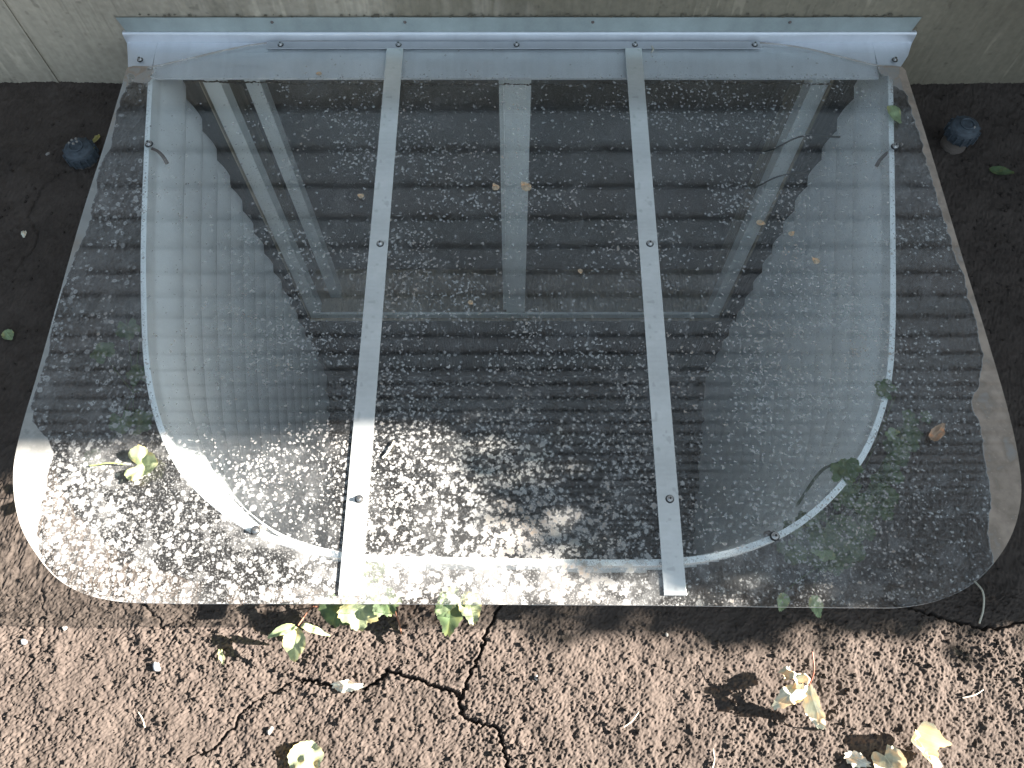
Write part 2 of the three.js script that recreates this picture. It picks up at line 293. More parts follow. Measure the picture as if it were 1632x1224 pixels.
// gravel at the bottom of the well
{
  const fl = new THREE.Shape(rimP.filter((_, i) => i % 3 === 0).map(([x, z]) => new THREE.Vector2(x, -z))), fg = new THREE.ShapeGeometry(fl); fg.rotateX(-Math.PI / 2); fg.scale(1.02, 1, 1.02); fg.translate(0, FLOOR + 0.012, -0.012); metreUV(fg);
  structure('well_floor', fg, gravelMat);
  const st = new THREE.IcosahedronGeometry(0.016, 1), p = st.attributes.position;
  for (let i = 0; i < p.count; i++) { const k = 0.8 + 0.4 * hash(Math.round(p.getX(i) * 900), Math.round(p.getY(i) * 900), Math.round(p.getZ(i) * 900)); p.setXYZ(i, p.getX(i) * k, p.getY(i) * k * 0.7, p.getZ(i) * k); }
  const n = 2600, im = new THREE.InstancedMesh(st, new THREE.MeshStandardMaterial({ color: 0xffffff, roughness: 0.95 }), n), m = new THREE.Matrix4(), q = new THREE.Quaternion(), c = new THREE.Color(); let k = 0;
  while (k < n) { const x = rr(-0.76, 0.78), z = rr(0.02, 1.1); if (!insideWell(x, z)) continue; q.setFromEuler(new THREE.Euler(rr(0, 6), rr(0, 6), rr(0, 6))); const s = rr(0.5, 1.25); m.compose(new THREE.Vector3(x, FLOOR + 0.016 + rr(0, 0.012), z), q, new THREE.Vector3(s, s, s)); im.setMatrixAt(k, m); const t = rr(0.02, 0.075); im.setColorAt(k, c.setRGB(t, t, t * 0.95)); k++; }
  im.name = 'gravel'; im.userData = { kind: 'stuff', label: 'dark gravel spread over the bottom of the window well', category: 'gravel' }; shade(im); scene.add(im);
}

// ---------------------------------------------------------------- metal ledge on the wall, under the back of the cover
const ledge = thing('wall_ledge', 'long pale metal ledge screwed along the concrete wall above the well', 'ledge');
{
  const sh = new THREE.Shape([[0.0005, 0.1305], [0.042, 0.1305], [0.050, 0.1295], [0.107, 0.1235], [0.107, 0.1175], [0.1055, 0.1175], [0.105, 0.1221], [0.050, 0.1281], [0.042, 0.129], [0.0005, 0.129]].map(([x, y]) => new THREE.Vector2(x, y)));
  const g = new THREE.ExtrudeGeometry(sh, { depth: 1.587, bevelEnabled: false }); g.rotateY(-Math.PI / 2); g.translate(0.800, 0, 0); metreUV(g);
  part('shelf', g, ledgeMat, ledge);
  for (const pts of [[[-0.858, -0.0005], [-0.7875, -0.0005], [-0.7875, -0.088], [-0.838, -0.088], [-0.846, -0.05]], [[0.893, -0.0005], [0.872, -0.05], [0.847, -0.086], [0.8005, -0.088], [0.8005, -0.0005]]]) {
    const tg = new THREE.ExtrudeGeometry(new THREE.Shape(pts.map(([x, y]) => new THREE.Vector2(x, y))), { depth: 0.0015, bevelEnabled: false }); tg.rotateX(-Math.PI / 2); tg.translate(0, 0.129, 0); metreUV(tg); part('end_tab', tg, ledgeMat, ledge);
  }
  // back fold rising to the wall, with a rounded top bead
  const s2 = new THREE.Shape(); s2.moveTo(0.0005, 0.1305); s2.lineTo(0.0115, 0.1305); s2.lineTo(0.0105, 0.149); s2.quadraticCurveTo(0.010, 0.1555, 0.0055, 0.1555); s2.lineTo(0.0005, 0.1545); s2.closePath();
  const g2 = new THREE.ExtrudeGeometry(s2, { depth: 1.745, bevelEnabled: false, curveSegments: 8 }); g2.rotateY(-Math.PI / 2); g2.translate(0.889, 0, 0); metreUV(g2);
  part('back_fold', g2, ledgeMat, ledge);
  const s3 = new THREE.Shape(); const top = []; for (let i = 0; i <= 90; i++) { const x = -0.854 + 1.736 * (i / 90); top.push([x, 0.1935 + 0.0022 * (fbm(x * 16, 1, 3, 70) - 0.5)]); }
  s3.moveTo(-0.846, 0.1562); s3.lineTo(0.876, 0.1562); for (const [x, y] of top.reverse()) s3.lineTo(x, y); s3.closePath();
  const g3 = new THREE.ExtrudeGeometry(s3, { depth: 0.0018, bevelEnabled: false }); g3.translate(0, 0, 0.0042); metreUV(g3);
  part('wall_flange', g3, flangeMat, ledge);
  for (const x of [-0.52, -0.232, 0.175, 0.602]) { const c = new THREE.SphereGeometry(0.0035, 10, 6, 0, 6.3, 0, 1.57); c.rotateX(Math.PI / 2); c.translate(x, 0.182, 0.006); part('nail_head', c, rustMat, ledge); }
  // crumbs of mortar and old growth left along the top of the flange
  const bits = []; for (let i = 0; i < 150; i++) { const b = new THREE.IcosahedronGeometry(rr(0.0012, 0.0036), 0); b.scale(rr(0.6, 1.6), rr(0.6, 1.4), 0.6); b.translate(rr(-0.8, 0.84), 0.1945 + rr(-0.002, 0.006), 0.004); bits.push(b); }
  part('mortar_crumbs', mergeGeometries(bits), concreteMat, ledge);
}

// ---------------------------------------------------------------- clear polycarbonate cover
const coverPts = [[-0.836, 0.089], [-0.838, 0.12], [-0.844, 0.292], [-0.853, 0.473], [-0.857, 0.66], [-0.860, 0.829], [-0.863, 0.938], [-0.860, 0.996], [-0.846, 1.052], [-0.821, 1.106], [-0.788, 1.148], [-0.743, 1.190], [-0.697, 1.214], [-0.643, 1.227], [-0.562, 1.231], [-0.4, 1.2315], [-0.218, 1.232], [0.0, 1.233], [0.246, 1.2345], [0.45, 1.237], [0.569, 1.238], [0.629, 1.237], [0.692, 1.225], [0.749, 1.2], [0.799, 1.159], [0.837, 1.112], [0.865, 1.052], [0.877, 0.985], [0.881, 0.903], [0.880, 0.817], [0.871, 0.561], [0.863, 0.3], [0.855, 0.12], [0.852, 0.090], [0.799, 0.082], [0.721, 0.056], [0.642, 0.030], [0.547, 0.0145], [0.3, 0.0135], [0, 0.0135], [-0.3, 0.0135], [-0.536, 0.0145], [-0.63, 0.036], [-0.709, 0.062], [-0.787, 0.085]];
const coverLine = new THREE.CatmullRomCurve3(coverPts.map(([x, z]) => new THREE.Vector3(x, 0, z)), true, 'centripetal').getSpacedPoints(420).slice(0, -1).map((p) => [p.x, p.z]);
const TW = 2048, TH = 1434, X0 = -0.9, XW = 1.8, ZW = 1.26;       // the dirt map covers 1.8 x 1.26 m of sheet
const cov = new Float32Array(TW * TH), warm = new Float32Array(TW * TH);
const PX = TW / XW;                                               // texels per metre
function edgeDist(x, z) { let d = 9; const n = coverLine.length; for (let i = 0; i < n; i++) { const [ax, az] = coverLine[i], [bx, bz] = coverLine[(i + 1) % n], dx = bx - ax, dz = bz - az, t = clamp(((x - ax) * dx + (z - az) * dz) / (dx * dx + dz * dz)); d = Math.min(d, Math.hypot(x - ax - t * dx, z - az - t * dz)); } return d; }
function stamp(x, z, r, f) {                                      // f(dx, dy in units of r) -> coverage
  const ci = (x - X0) * PX, cj = z * PX, R = Math.ceil(r * PX * 1.35) + 1;
  for (let j = Math.max(0, Math.floor(cj - R)); j <= Math.min(TH - 1, cj + R); j++) for (let i = Math.max(0, Math.floor(ci - R)); i <= Math.min(TW - 1, ci + R); i++) {
    const c = f((i - ci) / (r * PX), (j - cj) / (r * PX)); if (c > 0) { const k = j * TW + i; cov[k] = 1 - (1 - cov[k]) * (1 - c); }
  }
}
function drop(x, z, r, a) {                                       // dried splash: a disc of silt, a little denser at its rim
  const e = rr(0.85, 1.18), ph = rr(0, 6.28), w = rr(0.03, 0.12), hollow = rr(0.3, 0.9);
  stamp(x, z, r, (u, v) => { const d = Math.hypot(u * e, v / e) * (1 + w * Math.sin(2 * Math.atan2(v, u) + ph)); return a * (1 - smooth(0.8, 1.08, d)) * (hollow + (1 - hollow) * smooth(0.3, 0.75, d)); });
}
function hook(x, z, r, a) {                                       // torn silt flake: a curled arc with a ragged body
  const a0 = rr(0, 6.28), span = rr(1.2, 3.6), w = rr(0.22, 0.5), s = (rnd() * 1000) | 0;
  stamp(x, z, r, (u, v) => { const d = Math.hypot(u, v), an = ((Math.atan2(v, u) - a0) % 6.283 + 6.283) % 6.283; if (an > span) return 0; const taper = Math.sin((an / span) * Math.PI), n = vnoise(u * 4 + s, v * 4, 5); return a * (1 - smooth(w * taper * (0.4 + n), w * taper * (0.6 + n) + 0.12, Math.abs(d - 0.7))); });
}
function flake(x, z, r, a) { const s = (rnd() * 1000) | 0; stamp(x, z, r, (u, v) => { const d = Math.hypot(u, v) * (0.15 + 1.75 * fbm(u * 2.4 + s, v * 2.4, 3, 7)); return a * (1 - smooth(0.55, 0.75, d)) * (0.6 + 0.4 * vnoise(u * 6 + s, v * 6, 3)); }); }
{
  const heavy = (x, z) => Math.exp(-(((x + 0.02) / 0.30) ** 2)) * smooth(0.80, 1.1, z) ;   // where mud splashed over the front edge
  const clean = (x, z) => { const l = smooth(-0.42, -0.6, x) * (1 - smooth(0.88, 1.0, z)) * (overWell(x, z) ? 1 : 0); return l; };   // the rinsed left side
  // thin silt film, cloudy
  for (let j = 0; j < TH; j++) for (let i = 0; i < TW; i++) {
    const x = X0 + i / PX, z = j / PX, n = fbm(x * 7, z * 7, 4, 44), m = fbm(x * 38, z * 38, 3, 55);
    const g = hash(i, j, 3) * hash(i >> 1, j >> 1, 4), inW = overWell(x, z), rinse = clean(x, z), front = inW ? 0.25 : 0.5 + 0.5 * smooth(0.9, 1.1, z) * (x < 0.3 ? 1 : 0.5);
    cov[j * TW + i] = (0.008 + front * (0.07 * smooth(0.42, 0.75, n) * (0.3 + 1.3 * m) + 0.06 * smooth(0.56, 0.72, m)) + (0.25 + 0.9 * front) * (0.35 + m) * (inW ? 0.24 : 0.3) * smooth(0.5, 0.75, g) * (z < 0.107 ? 0.1 : 1)) * (1 - 0.8 * rinse);
    warm[j * TW + i] = fbm(x * 9, z * 9, 3, 66);
  }
  let n = 0;
  for (let t = 0; t < 240000 && n < 21000; t++) {
    const x = rr(-0.87, 0.89), z = rr(0.02, 1.235), inW = overWell(x, z);
    let p = inW ? 0.40 + 0.38 * smooth(0.1, 0.7, z) + 0.7 * heavy(x, z) : 0.42 + 0.2 * smooth(0.6, 1.1, z) * (x < 0.2 ? 1 : 0.5);
    if (z < 0.107) p *= 0.06;
    p *= 0.2 + 1.4 * smooth(0.32, 0.72, fbm(x * 9, z * 9, 4, 81));
    p *= 1 - 0.9 * clean(x, z);
    if (rnd() > p) continue; n++;
    const left = (!inW && x < 0.25) || (z > 1.0 && x < -0.42), q = rnd();
    if (left) { if (q < 0.75) drop(x, z, Math.min(0.0055, 0.0013 + 0.0014 * -Math.log(1 - rnd() * 0.95)), rr(0.12, 0.5)); else hook(x, z, rr(0.0014, 0.003), rr(0.15, 0.45)); }
    else if (q < 0.55) hook(x, z, 0.0012 + 0.0036 * rnd() * rnd(), rr(0.3, 0.85));
    else if (q < 0.75) drop(x, z, rr(0.0011, 0.003), rr(0.2, 0.5));
    else flake(x, z, (0.0012 + 0.0032 * rnd() * rnd()) * (1 + 1.1 * heavy(x, z)), rr(0.18, 0.55));
  }
  for (let t = 0; t < 800; t++) { const x = -0.02 + 0.25 * (rnd() + rnd() + rnd() - 1.5), z = rr(0.9, 1.235); flake(x, z, rr(0.002, 0.0065) * (0.5 + 0.6 * smooth(0.9, 1.2, z)) * 1.3, rr(0.2, 0.65)); }
  for (let t = 0; t < 20000; t++) { const x = rr(-0.87, 0.89), z = rr(0.11, 1.235); if (rnd() < clean(x, z) * 0.85) continue; drop(x, z, rr(0.0005, 0.0011), rr(0.12, 0.36)); }
  // caked mud along both side edges, with a torn inner outline
  for (let j = 0; j < TH; j++) for (let i = 0; i < TW; i++) {
    const x = X0 + i / PX, z = j / PX; if (x > -0.72 && x < 0.74) continue;
    const rag = 0.011 * (fbm(x * 60, z * 60, 3, 23) - 0.5) + 0.02 * (fbm(x * 14, z * 14, 2, 29) - 0.5);
    const k = j * TW + i; let m = 0, c = 0;
    if (x < 0) { const lim = z < 0.9 ? -0.838 + 0.006 * smooth(0.4, 0.1, z) - 0.012 * smooth(0.45, 0.7, z) : lerp(-0.850, -0.795, smooth(0.9, 0.98, z)) + 0.03 * smooth(1.08, 1.2, z); m = 1 - smooth(lim + rag - 0.0015, lim + rag + 0.0015, x); c = z > 0.9 ? 0.75 : 0.5; c *= 0.72 + 0.5 * fbm(x * 40, z * 40, 4, 12); if (z > 0.93) c -= 0.35 * smooth(0.5, 0.8, fbm(x * 75, z * 60, 3, 19)); }
    else { const lim = lerp(0.842, 0.858, smooth(0.2, 0.6, z)) - 0.042 * smooth(0.78, 0.9, z) - 0.03 * smooth(1.02, 1.14, z); m = smooth(lim - rag - 0.0015, lim - rag + 0.0015, x); c = 0.3 + 0.85 * fbm(x * 45, z * 45, 4, 12); warm[k] = Math.max(warm[k], 0.85 * m); }
    if (z < 0.085) m *= 0.4;
    cov[k] = 1 - (1 - cov[k]) * (1 - clamp(m * c, 0, 0.96));
  }
  // grime caught along the back edge of the sheet
  for (let j = 0; j < 0.1 * PX; j++) for (let i = 0; i < TW; i++) { const x = X0 + i / PX, z = j / PX; if (Math.abs(x) > 0.86) continue; const e = edgeDist(x, z); if (e < 0.008) { const k = j * TW + i; cov[k] = 1 - (1 - cov[k]) * (1 - 0.42 * (1 - smooth(0.0045, 0.0065, e)) * (0.6 + 0.6 * vnoise(x * 60, z * 60, 2))); warm[k] = 0.75; } }
  // damp brown smears at the two back corners
  for (const [x, z, r] of [[-0.815, 0.095, 0.035], [-0.80, 0.115, 0.03], [0.825, 0.100, 0.034], [0.838, 0.135, 0.032]]) { flake(x, z, r, 0.5); const c = Math.round((x - X0) * PX), q = Math.round(z * PX), R = Math.round(r * PX); for (let j = Math.max(0, q - R); j < q + R; j++) for (let i = c - R; i < c + R; i++) warm[j * TW + i] = Math.max(warm[j * TW + i], 0.8); };
}
const dirtColor = tex(TW, TH, (i, j) => { const k = j * TW + i, c = clamp(cov[k] * 1.6), w = smooth(0.45, 0.8, warm[k]); const d = [lerp(0.38, 0.38, w), lerp(0.37, 0.30, w), lerp(0.345, 0.235, w)]; return sc(lerp(1, d[0], c), lerp(1, d[1], c), lerp(1, d[2], c)); }, true);
const dirtPass = tex(TW, TH, (i, j) => { const t = 1 - cov[j * TW + i]; return [t, t, t]; }, false);
const dirtRough = tex(TW / 2, TH / 2, (i, j) => { const c = cov[Math.min(TH - 1, j * 2) * TW + i * 2], r = c > 0.3 ? 0.85 : 0.04; return [r, r, r]; }, false);
for (const t of [dirtColor, dirtPass, dirtRough]) t.wrapS = t.wrapT = THREE.ClampToEdgeWrapping;
const dirtySheet = new THREE.MeshPhysicalMaterial({ map: dirtColor, transmission: 1, transmissionMap: dirtPass, roughness: 0.03, thickness: 0, ior: 1.58 });
const clearSheet = new THREE.MeshPhysicalMaterial({ color: new THREE.Color(0.97, 0.985, 0.98), transmission: 1, roughness: 0.03, thickness: 0, ior: 1.58 });
const edgeSheet = new THREE.MeshPhysicalMaterial({ color: new THREE.Color(0.78, 0.80, 0.80), transmission: 0.35, roughness: 0.35, thickness: 0, ior: 1.5 });
const cover = thing('well_cover', 'clear plastic window well cover with rounded front corners, spotted with dried mud', 'cover');
{
  const T = COVER, B = COVER - 0.0045, tri = THREE.ShapeUtils.triangulateShape(coverLine.map(([x, z]) => new THREE.Vector2(x, -z)), []), n = coverLine.length;
  const pos = [], uv = [], nor = [], idx = [], g = new THREE.BufferGeometry();
  for (const [y, s] of [[T, 1], [B, -1]]) for (const [x, z] of coverLine) { pos.push(x, y, z); uv.push((x - X0) / XW, z / ZW); nor.push(0, s, 0); }
  for (const [a, b, c] of tri) idx.push(a, b, c);
  g.addGroup(0, idx.length, 0); const k1 = idx.length;
  for (const [a, b, c] of tri) idx.push(n + a, n + c, n + b);
  g.addGroup(k1, idx.length - k1, 1); const k2 = idx.length;
  for (let i = 0; i < n; i++) { const [ax, az] = coverLine[(i + n - 1) % n], [bx, bz] = coverLine[(i + 1) % n], l = Math.hypot(bx - ax, bz - az); for (const y of [T, B]) { pos.push(coverLine[i][0], y, coverLine[i][1]); uv.push(i / n, y); nor.push(-(bz - az) / l, 0, (bx - ax) / l); } }
  for (let i = 0; i < n; i++) { const a = 2 * n + 2 * i, b = 2 * n + 2 * ((i + 1) % n); idx.push(a, a + 1, b, b, a + 1, b + 1); }
  g.addGroup(k2, idx.length - k2, 2);
  g.setAttribute('position', new THREE.Float32BufferAttribute(pos, 3)); g.setAttribute('normal', new THREE.Float32BufferAttribute(nor, 3)); g.setAttribute('uv', new THREE.Float32BufferAttribute(uv, 2)); g.setIndex(idx);
  part('clear_sheet', g, [dirtySheet, clearSheet, edgeSheet], cover);
}
// screw: sealing washer, hex flange head, socket
const washerG = new THREE.CylinderGeometry(0.0068, 0.0074, 0.0016, 20);
const headG = (() => { const a = new THREE.CylinderGeometry(0.0056, 0.0058, 0.0012, 20), b = new THREE.CylinderGeometry(0.0036, 0.0040, 0.0042, 6); a.translate(0, 0.0014, 0); b.translate(0, 0.0040, 0); return mergeGeometries([a.toNonIndexed(), b.toNonIndexed()]); })();
const socketG = new THREE.CylinderGeometry(0.0018, 0.0018, 0.0006, 8);
function screw(x, y, z, parent, k = 1) {
  const s = new THREE.Group(); s.name = 'screw'; s.position.set(x, y, z); s.rotation.y = rr(0, 3); s.scale.setScalar(k); parent.add(s);
  part('washer', washerG, rubberMat, s).position.y = 0.0008; part('head', headG, screwMat, s).position.y = 0.0012; part('socket', socketG, rubberMat, s).position.y = 0.0075;
}
{
  const strip = (x0, x1, z0, z1, y, h) => { const s = new THREE.Shape([[x0, -z0], [x1, -z0], [x1, -z1], [x0, -z1]].map(([a, b]) => new THREE.Vector2(a, b))); const g = new THREE.ExtrudeGeometry(s, { depth: h - 0.0008, bevelEnabled: true, bevelSize: 0.0004, bevelThickness: 0.0004, bevelSegments: 2 }); g.rotateX(-Math.PI / 2); g.translate(0, y + 0.0004, 0); metreUV(g); return g; };
  const clampBar = part('clamp_strip', strip(-0.541, 0.547, 0.0165, 0.036, COVER + 0.0003, 0.0022), clampMat, cover);
  for (const x of [-0.51, -0.25, 0.01, 0.271, 0.535]) screw(x, 0.0026 + COVER, 0.0262, clampBar, 0.9);
  for (const [xb, xf] of [[-0.257, -0.262], [0.267, 0.2635]]) {
    const b = part('support_bar', strip(-0.0178, 0.0178, 0.0375, 1.2185, COVER + 0.0003, 0.0032), alumMat, cover);
    b.position.x = xb; b.rotation.y = Math.atan2(xf - xb, 1.18);
    for (const z of [0.547, 1.059]) screw(0.003, COVER + 0.0035, z, b, 1.0);
  }
  for (const [x, z] of [[-0.813, 0.068], [0.837, 0.068]]) screw(x, COVER, z, cover, 0.9);
  // the four bolts that clip the sheet to the rim
  for (const [x, z, hookY] of [[-0.752, 0.300, 1], [0.792, 0.307, 1], [-0.428, 1.112, 0], [0.437, 1.122, 0]]) {
    const c = new THREE.Group(); c.name = 'rim_clip'; c.position.set(x, 0, z); cover.add(c);
    screw(0, COVER, 0, c, 1.15);
    const sx = x < 0 ? 1 : -1, inward = hookY ? [sx, 0.25] : [sx * 0.35, -0.94];
    const pl = tube([[0, RIM - 0.006, 0], [inward[0] * 0.010, RIM - 0.010, inward[1] * 0.010], [inward[0] * 0.016, RIM - 0.030, inward[1] * 0.012], [inward[0] * 0.022, RIM - 0.040, inward[1] * 0.026 + 0.006]], 0.0032, 12, 6, 0.0042);
    part('hook', hookY ? pl : tube([[0, RIM - 0.004, 0], [inward[0] * 0.010, RIM - 0.010, inward[1] * 0.010], [inward[0] * 0.012, RIM - 0.024, inward[1] * 0.012]], 0.005, 8, 6), rustMat, c);
  }
}

// ---------------------------------------------------------------- leaves
const leafMats = {};
function leafMat(name, rgb, tr = 0.3, rough = 0.75) {
  if (!leafMats[name]) {
    const s = Object.keys(leafMats).length * 37 + 900;
    const t = tex(256, 256, (i, j) => { const u = i / 256, v = j / 256, a = tfbm(u, v, 6, 4, s), x = u - 0.5; const mid = 1 - smooth(0.006, 0.022, Math.abs(x)); const side = 1 - smooth(0.0, 0.12, Math.abs(((v * 7 - Math.abs(x) * 6) % 1 + 1) % 1 - 0.5)); const k = 0.65 + 0.7 * a + 0.45 * mid + 0.16 * side; const y = smooth(0.5, 0.8, tfbm(u, v, 4, 3, s + 9)); return sc(rgb[0] * (1 + 0.7 * y), rgb[1] * (1 + 0.2 * y), rgb[2] * (1 - 0.1 * y), k); }, true);
    leafMats[name] = new THREE.MeshPhysicalMaterial({ map: t, roughness: rough, transmission: tr, thickness: 0, side: THREE.DoubleSide });
  }
  return leafMats[name];
}
// blade of length L and width W along +z from its base, flat in x and z; o: lobes, teeth, fold along the midrib, curl along its length, wave, twist
function blade(L, W, o = {}) {
  const { lobes = 0, teeth = 9, toothSize = 0.07, fold = 0.15, curl = 0.2, wave = 0.06, twist = 0, roll = 0, s = (rnd() * 1e4) | 0 } = o, nr = 7, nt = 72, pos = [], uv = [], idx = [];
  for (let r = 0; r <= nr; r++) for (let t = 0; t < nt; t++) {
    const th = (t / nt) * 2 * Math.PI, q = r / nr;                    // th = 0 at the tip
    let rad = 1; const c = Math.cos(th);
    if (lobes) rad *= 0.72 + 0.28 * Math.pow(Math.abs(Math.cos(th * lobes / 2)), 0.8) - 0.45 * smooth(-0.86, -1, c);
    else rad *= 0.92 + 0.16 * smooth(0.7, 1, c);
    const tooth = (((th / Math.PI) * teeth) % 1 + 1) % 1; rad *= 1 + toothSize * (tooth - 0.5) * (r === nr ? 1 : 0) + 0.09 * (vnoise(th * 3 + s, 2, s) - 0.5);
    let x = Math.sin(th) * rad * q * W / 2, z = L / 2 + c * rad * q * L / 2; if (!lobes) x *= 1 - 0.35 * smooth(0.4, 1, z / L);
    let y = fold * Math.abs(x) + wave * L * (vnoise(x / L * 5 + s, z / L * 5, s + 3) - 0.5) + curl * z * z / L;
    if (roll) { const a = x / (W / 2) * roll; x = Math.sin(a) * W / 2 / Math.max(roll, 0.3); y += (1 - Math.cos(a)) * W / 2 / Math.max(roll, 0.3); }
    if (twist) { const a = twist * z / L, cx = x * Math.cos(a) - y * Math.sin(a); y = x * Math.sin(a) + y * Math.cos(a); x = cx; }
    pos.push(x, y, z); uv.push(0.5 + x / W, z / L);
  }
  for (let r = 0; r < nr; r++) for (let t = 0; t < nt; t++) { const a = r * nt + t, b = r * nt + ((t + 1) % nt), c = a + nt, d = b + nt; if (r) idx.push(a, c, b); idx.push(b, c, d); }
  const g = new THREE.BufferGeometry(); g.setAttribute('position', new THREE.Float32BufferAttribute(pos, 3)); g.setAttribute('uv', new THREE.Float32BufferAttribute(uv, 2)); g.setIndex(idx); g.computeVertexNormals(); return g;
}
const PALE = leafMat('pale_dry', [0.52, 0.52, 0.40], 0.2), GREEN = leafMat('green', [0.058, 0.10, 0.030], 0.35), LIGHT = leafMat('light_green', [0.28, 0.325, 0.175], 0.35), BROWN = leafMat('brown', [0.30, 0.20, 0.13], 0.15), SAGE = leafMat('sage', [0.26, 0.33, 0.17], 0.3), YELLOW = leafMat('yellow', [0.30, 0.26, 0.06], 0.3);
const stemMat = new THREE.MeshStandardMaterial({ color: new THREE.Color(0.20, 0.085, 0.05), roughness: 0.7 }), greenStem = new THREE.MeshStandardMaterial({ color: new THREE.Color(0.30, 0.36, 0.10), roughness: 0.7 }), paleStem = new THREE.MeshStandardMaterial({ color: new THREE.Color(0.45, 0.42, 0.34), roughness: 0.8 });
const weedStem = new THREE.MeshStandardMaterial({ color: new THREE.Color(0.06, 0.075, 0.025), roughness: 0.8 });
const gy = (x, z) => soilHeight(x, z, false);
function leafThing(name, label, pos, turn, bladeG, mat, tilt = [0, 0], stem, stemM = stemMat, group) {
  const t = thing(name, label, 'leaf', pos, turn, group), b = part('blade', bladeG, mat, t); b.rotation.x = tilt[0]; b.rotation.z = tilt[1];
  if (stem) part('petiole', stem, stemM, t);
  return t;
}
const HP = Math.PI / 2;
// on the cover
leafThing('fallen_leaf', 'yellow-green leaf with a long stalk lying on the left of the clear cover', [-0.668, COVER + 0.003, 0.998], HP, blade(0.062, 0.066, { lobes: 3, teeth: 12, fold: 0.3, curl: 0.15, wave: 0.25 }), LIGHT, [0, 0.1], tube([[0, 0.002, 0.004], [0.002, 0.004, -0.02], [-0.002, 0.001, -0.058]], 0.0011, 12, 5), greenStem);
leafThing('curled_leaf', 'small brown curled leaf lying on the right part of the clear cover', [0.728, COVER + 0.002, 0.955], 2.4, blade(0.040, 0.026, { teeth: 7, fold: 0.2, curl: 0.3, wave: 0.3, roll: 0.9 }), BROWN, [0, 0.1]);
leafThing('fallen_leaf', 'pale green leaf beside the right rim near the back corner of the cover', [0.800, COVER + 0.002, 0.195], 0.2, blade(0.055, 0.03, { teeth: 6, fold: 0.2, curl: 0.05, wave: 0.15 }), SAGE);
const petalG = (s, r) => { const g = blade(r * 2, r * 1.8, { teeth: 5, toothSize: 0.15, fold: 0.05, curl: 0.08, wave: 0.12, s }); g.translate(0, 0, -r); return g; };
for (const [x, z, r, where] of [[0.028, 0.409, 0.013, 'over the middle window post'], [-0.033, 0.41, 0.009, 'left of the middle window post'], [0.131, 0.608, 0.006, 'right of the middle window post, midway down'], [-0.303, 0.432, 0.007, 'just left of the left metal bar'], [-0.418, 0.109, 0.007, 'against the metal ledge'], [0.49, 0.497, 0.009, 'left of the right window jamb'], [0.586, 0.584, 0.009, 'over the right corrugated wall'], [0.548, 0.522, 0.007, 'over the edge of the right corrugated wall'], [-0.078, 0.677, 0.006, 'over the window sill']])
  solo('dried_petal', petalG((x * 1000 + 4000) | 0, r), leafMat('tan', [0.42, 0.32, 0.22], 0.15), `small tan dried petal stuck on the cover ${where}`, 'petal', [x, COVER + 0.0012, z], rr(0, 6), 'dried petals on the cover');
solo('twig', tube([[0, 0, 0], [0.012, 0.003, -0.014], [0.018, 0.002, -0.03]], 0.0022, 10, 5, 0.0014), paleStem, 'short pale twig on the cover beside the left metal bar', 'twig', [-0.224, COVER + 0.002, 0.985]);
solo('twig', tube([[0, 0, 0], [0.002, 0.002, 0.012], [-0.003, 0.002, 0.02]], 0.002, 8, 5, 0.0014), paleStem, 'tiny pale twig on the metal ledge right of the right bar', 'twig', [0.308, COVER + 0.002, 0.03]);

// on the soil in front
{
  const t = thing('leaf_sprig', 'three-leaflet green sprig with a reddish stalk in front of the cover', 'sprig', [-0.345, gy(-0.345, 1.24), 1.235]);
  part('stalk', tube([[0, 0.004, -0.02], [0.0, 0.05, -0.01], [-0.012, 0.075, 0.022]], 0.0013, 14, 5), stemMat, t);
  const a = part('leaflet', blade(0.062, 0.044, { teeth: 10, fold: 0.35, curl: -0.25, wave: 0.1 }), LIGHT, t); a.position.set(-0.012, 0.075, 0.022); a.rotation.set(0.35, -0.18, 0.1);
  const b = part('leaflet', blade(0.052, 0.018, { teeth: 8, fold: 0.5, curl: -0.2, wave: 0.15 }), SAGE, t); b.position.set(-0.014, 0.075, 0.022); b.rotation.set(0.1, -1.25, 0.2);
  const c = part('leaflet', blade(0.05, 0.014, { teeth: 8, fold: 0.5, curl: -0.3, wave: 0.15 }), SAGE, t); c.position.set(-0.010, 0.075, 0.022); c.rotation.set(0.05, 1.35, -0.3);
}
leafThing('dry_leaf', 'whitish crumpled leaf lying across the soil crack left of centre', [-0.31, gy(-0.31, 1.345) + 0.006, 1.346], HP, blade(0.060, 0.026, { teeth: 6, toothSize: 0.2, fold: 0.3, curl: 0.1, wave: 0.35, roll: 0.6 }), leafMat('bleached', [0.62, 0.60, 0.50], 0.2), [-0.15, 0.3]);
leafThing('leaf_shred', 'narrow shred of green leaf on sunlit soil left of the sprig', [-0.505, gy(-0.505, 1.29) + 0.004, 1.285], 0.4, blade(0.03, 0.011, { teeth: 5, toothSize: 0.3, fold: 0.3, wave: 0.2 }), LIGHT, [0, 0.3]);
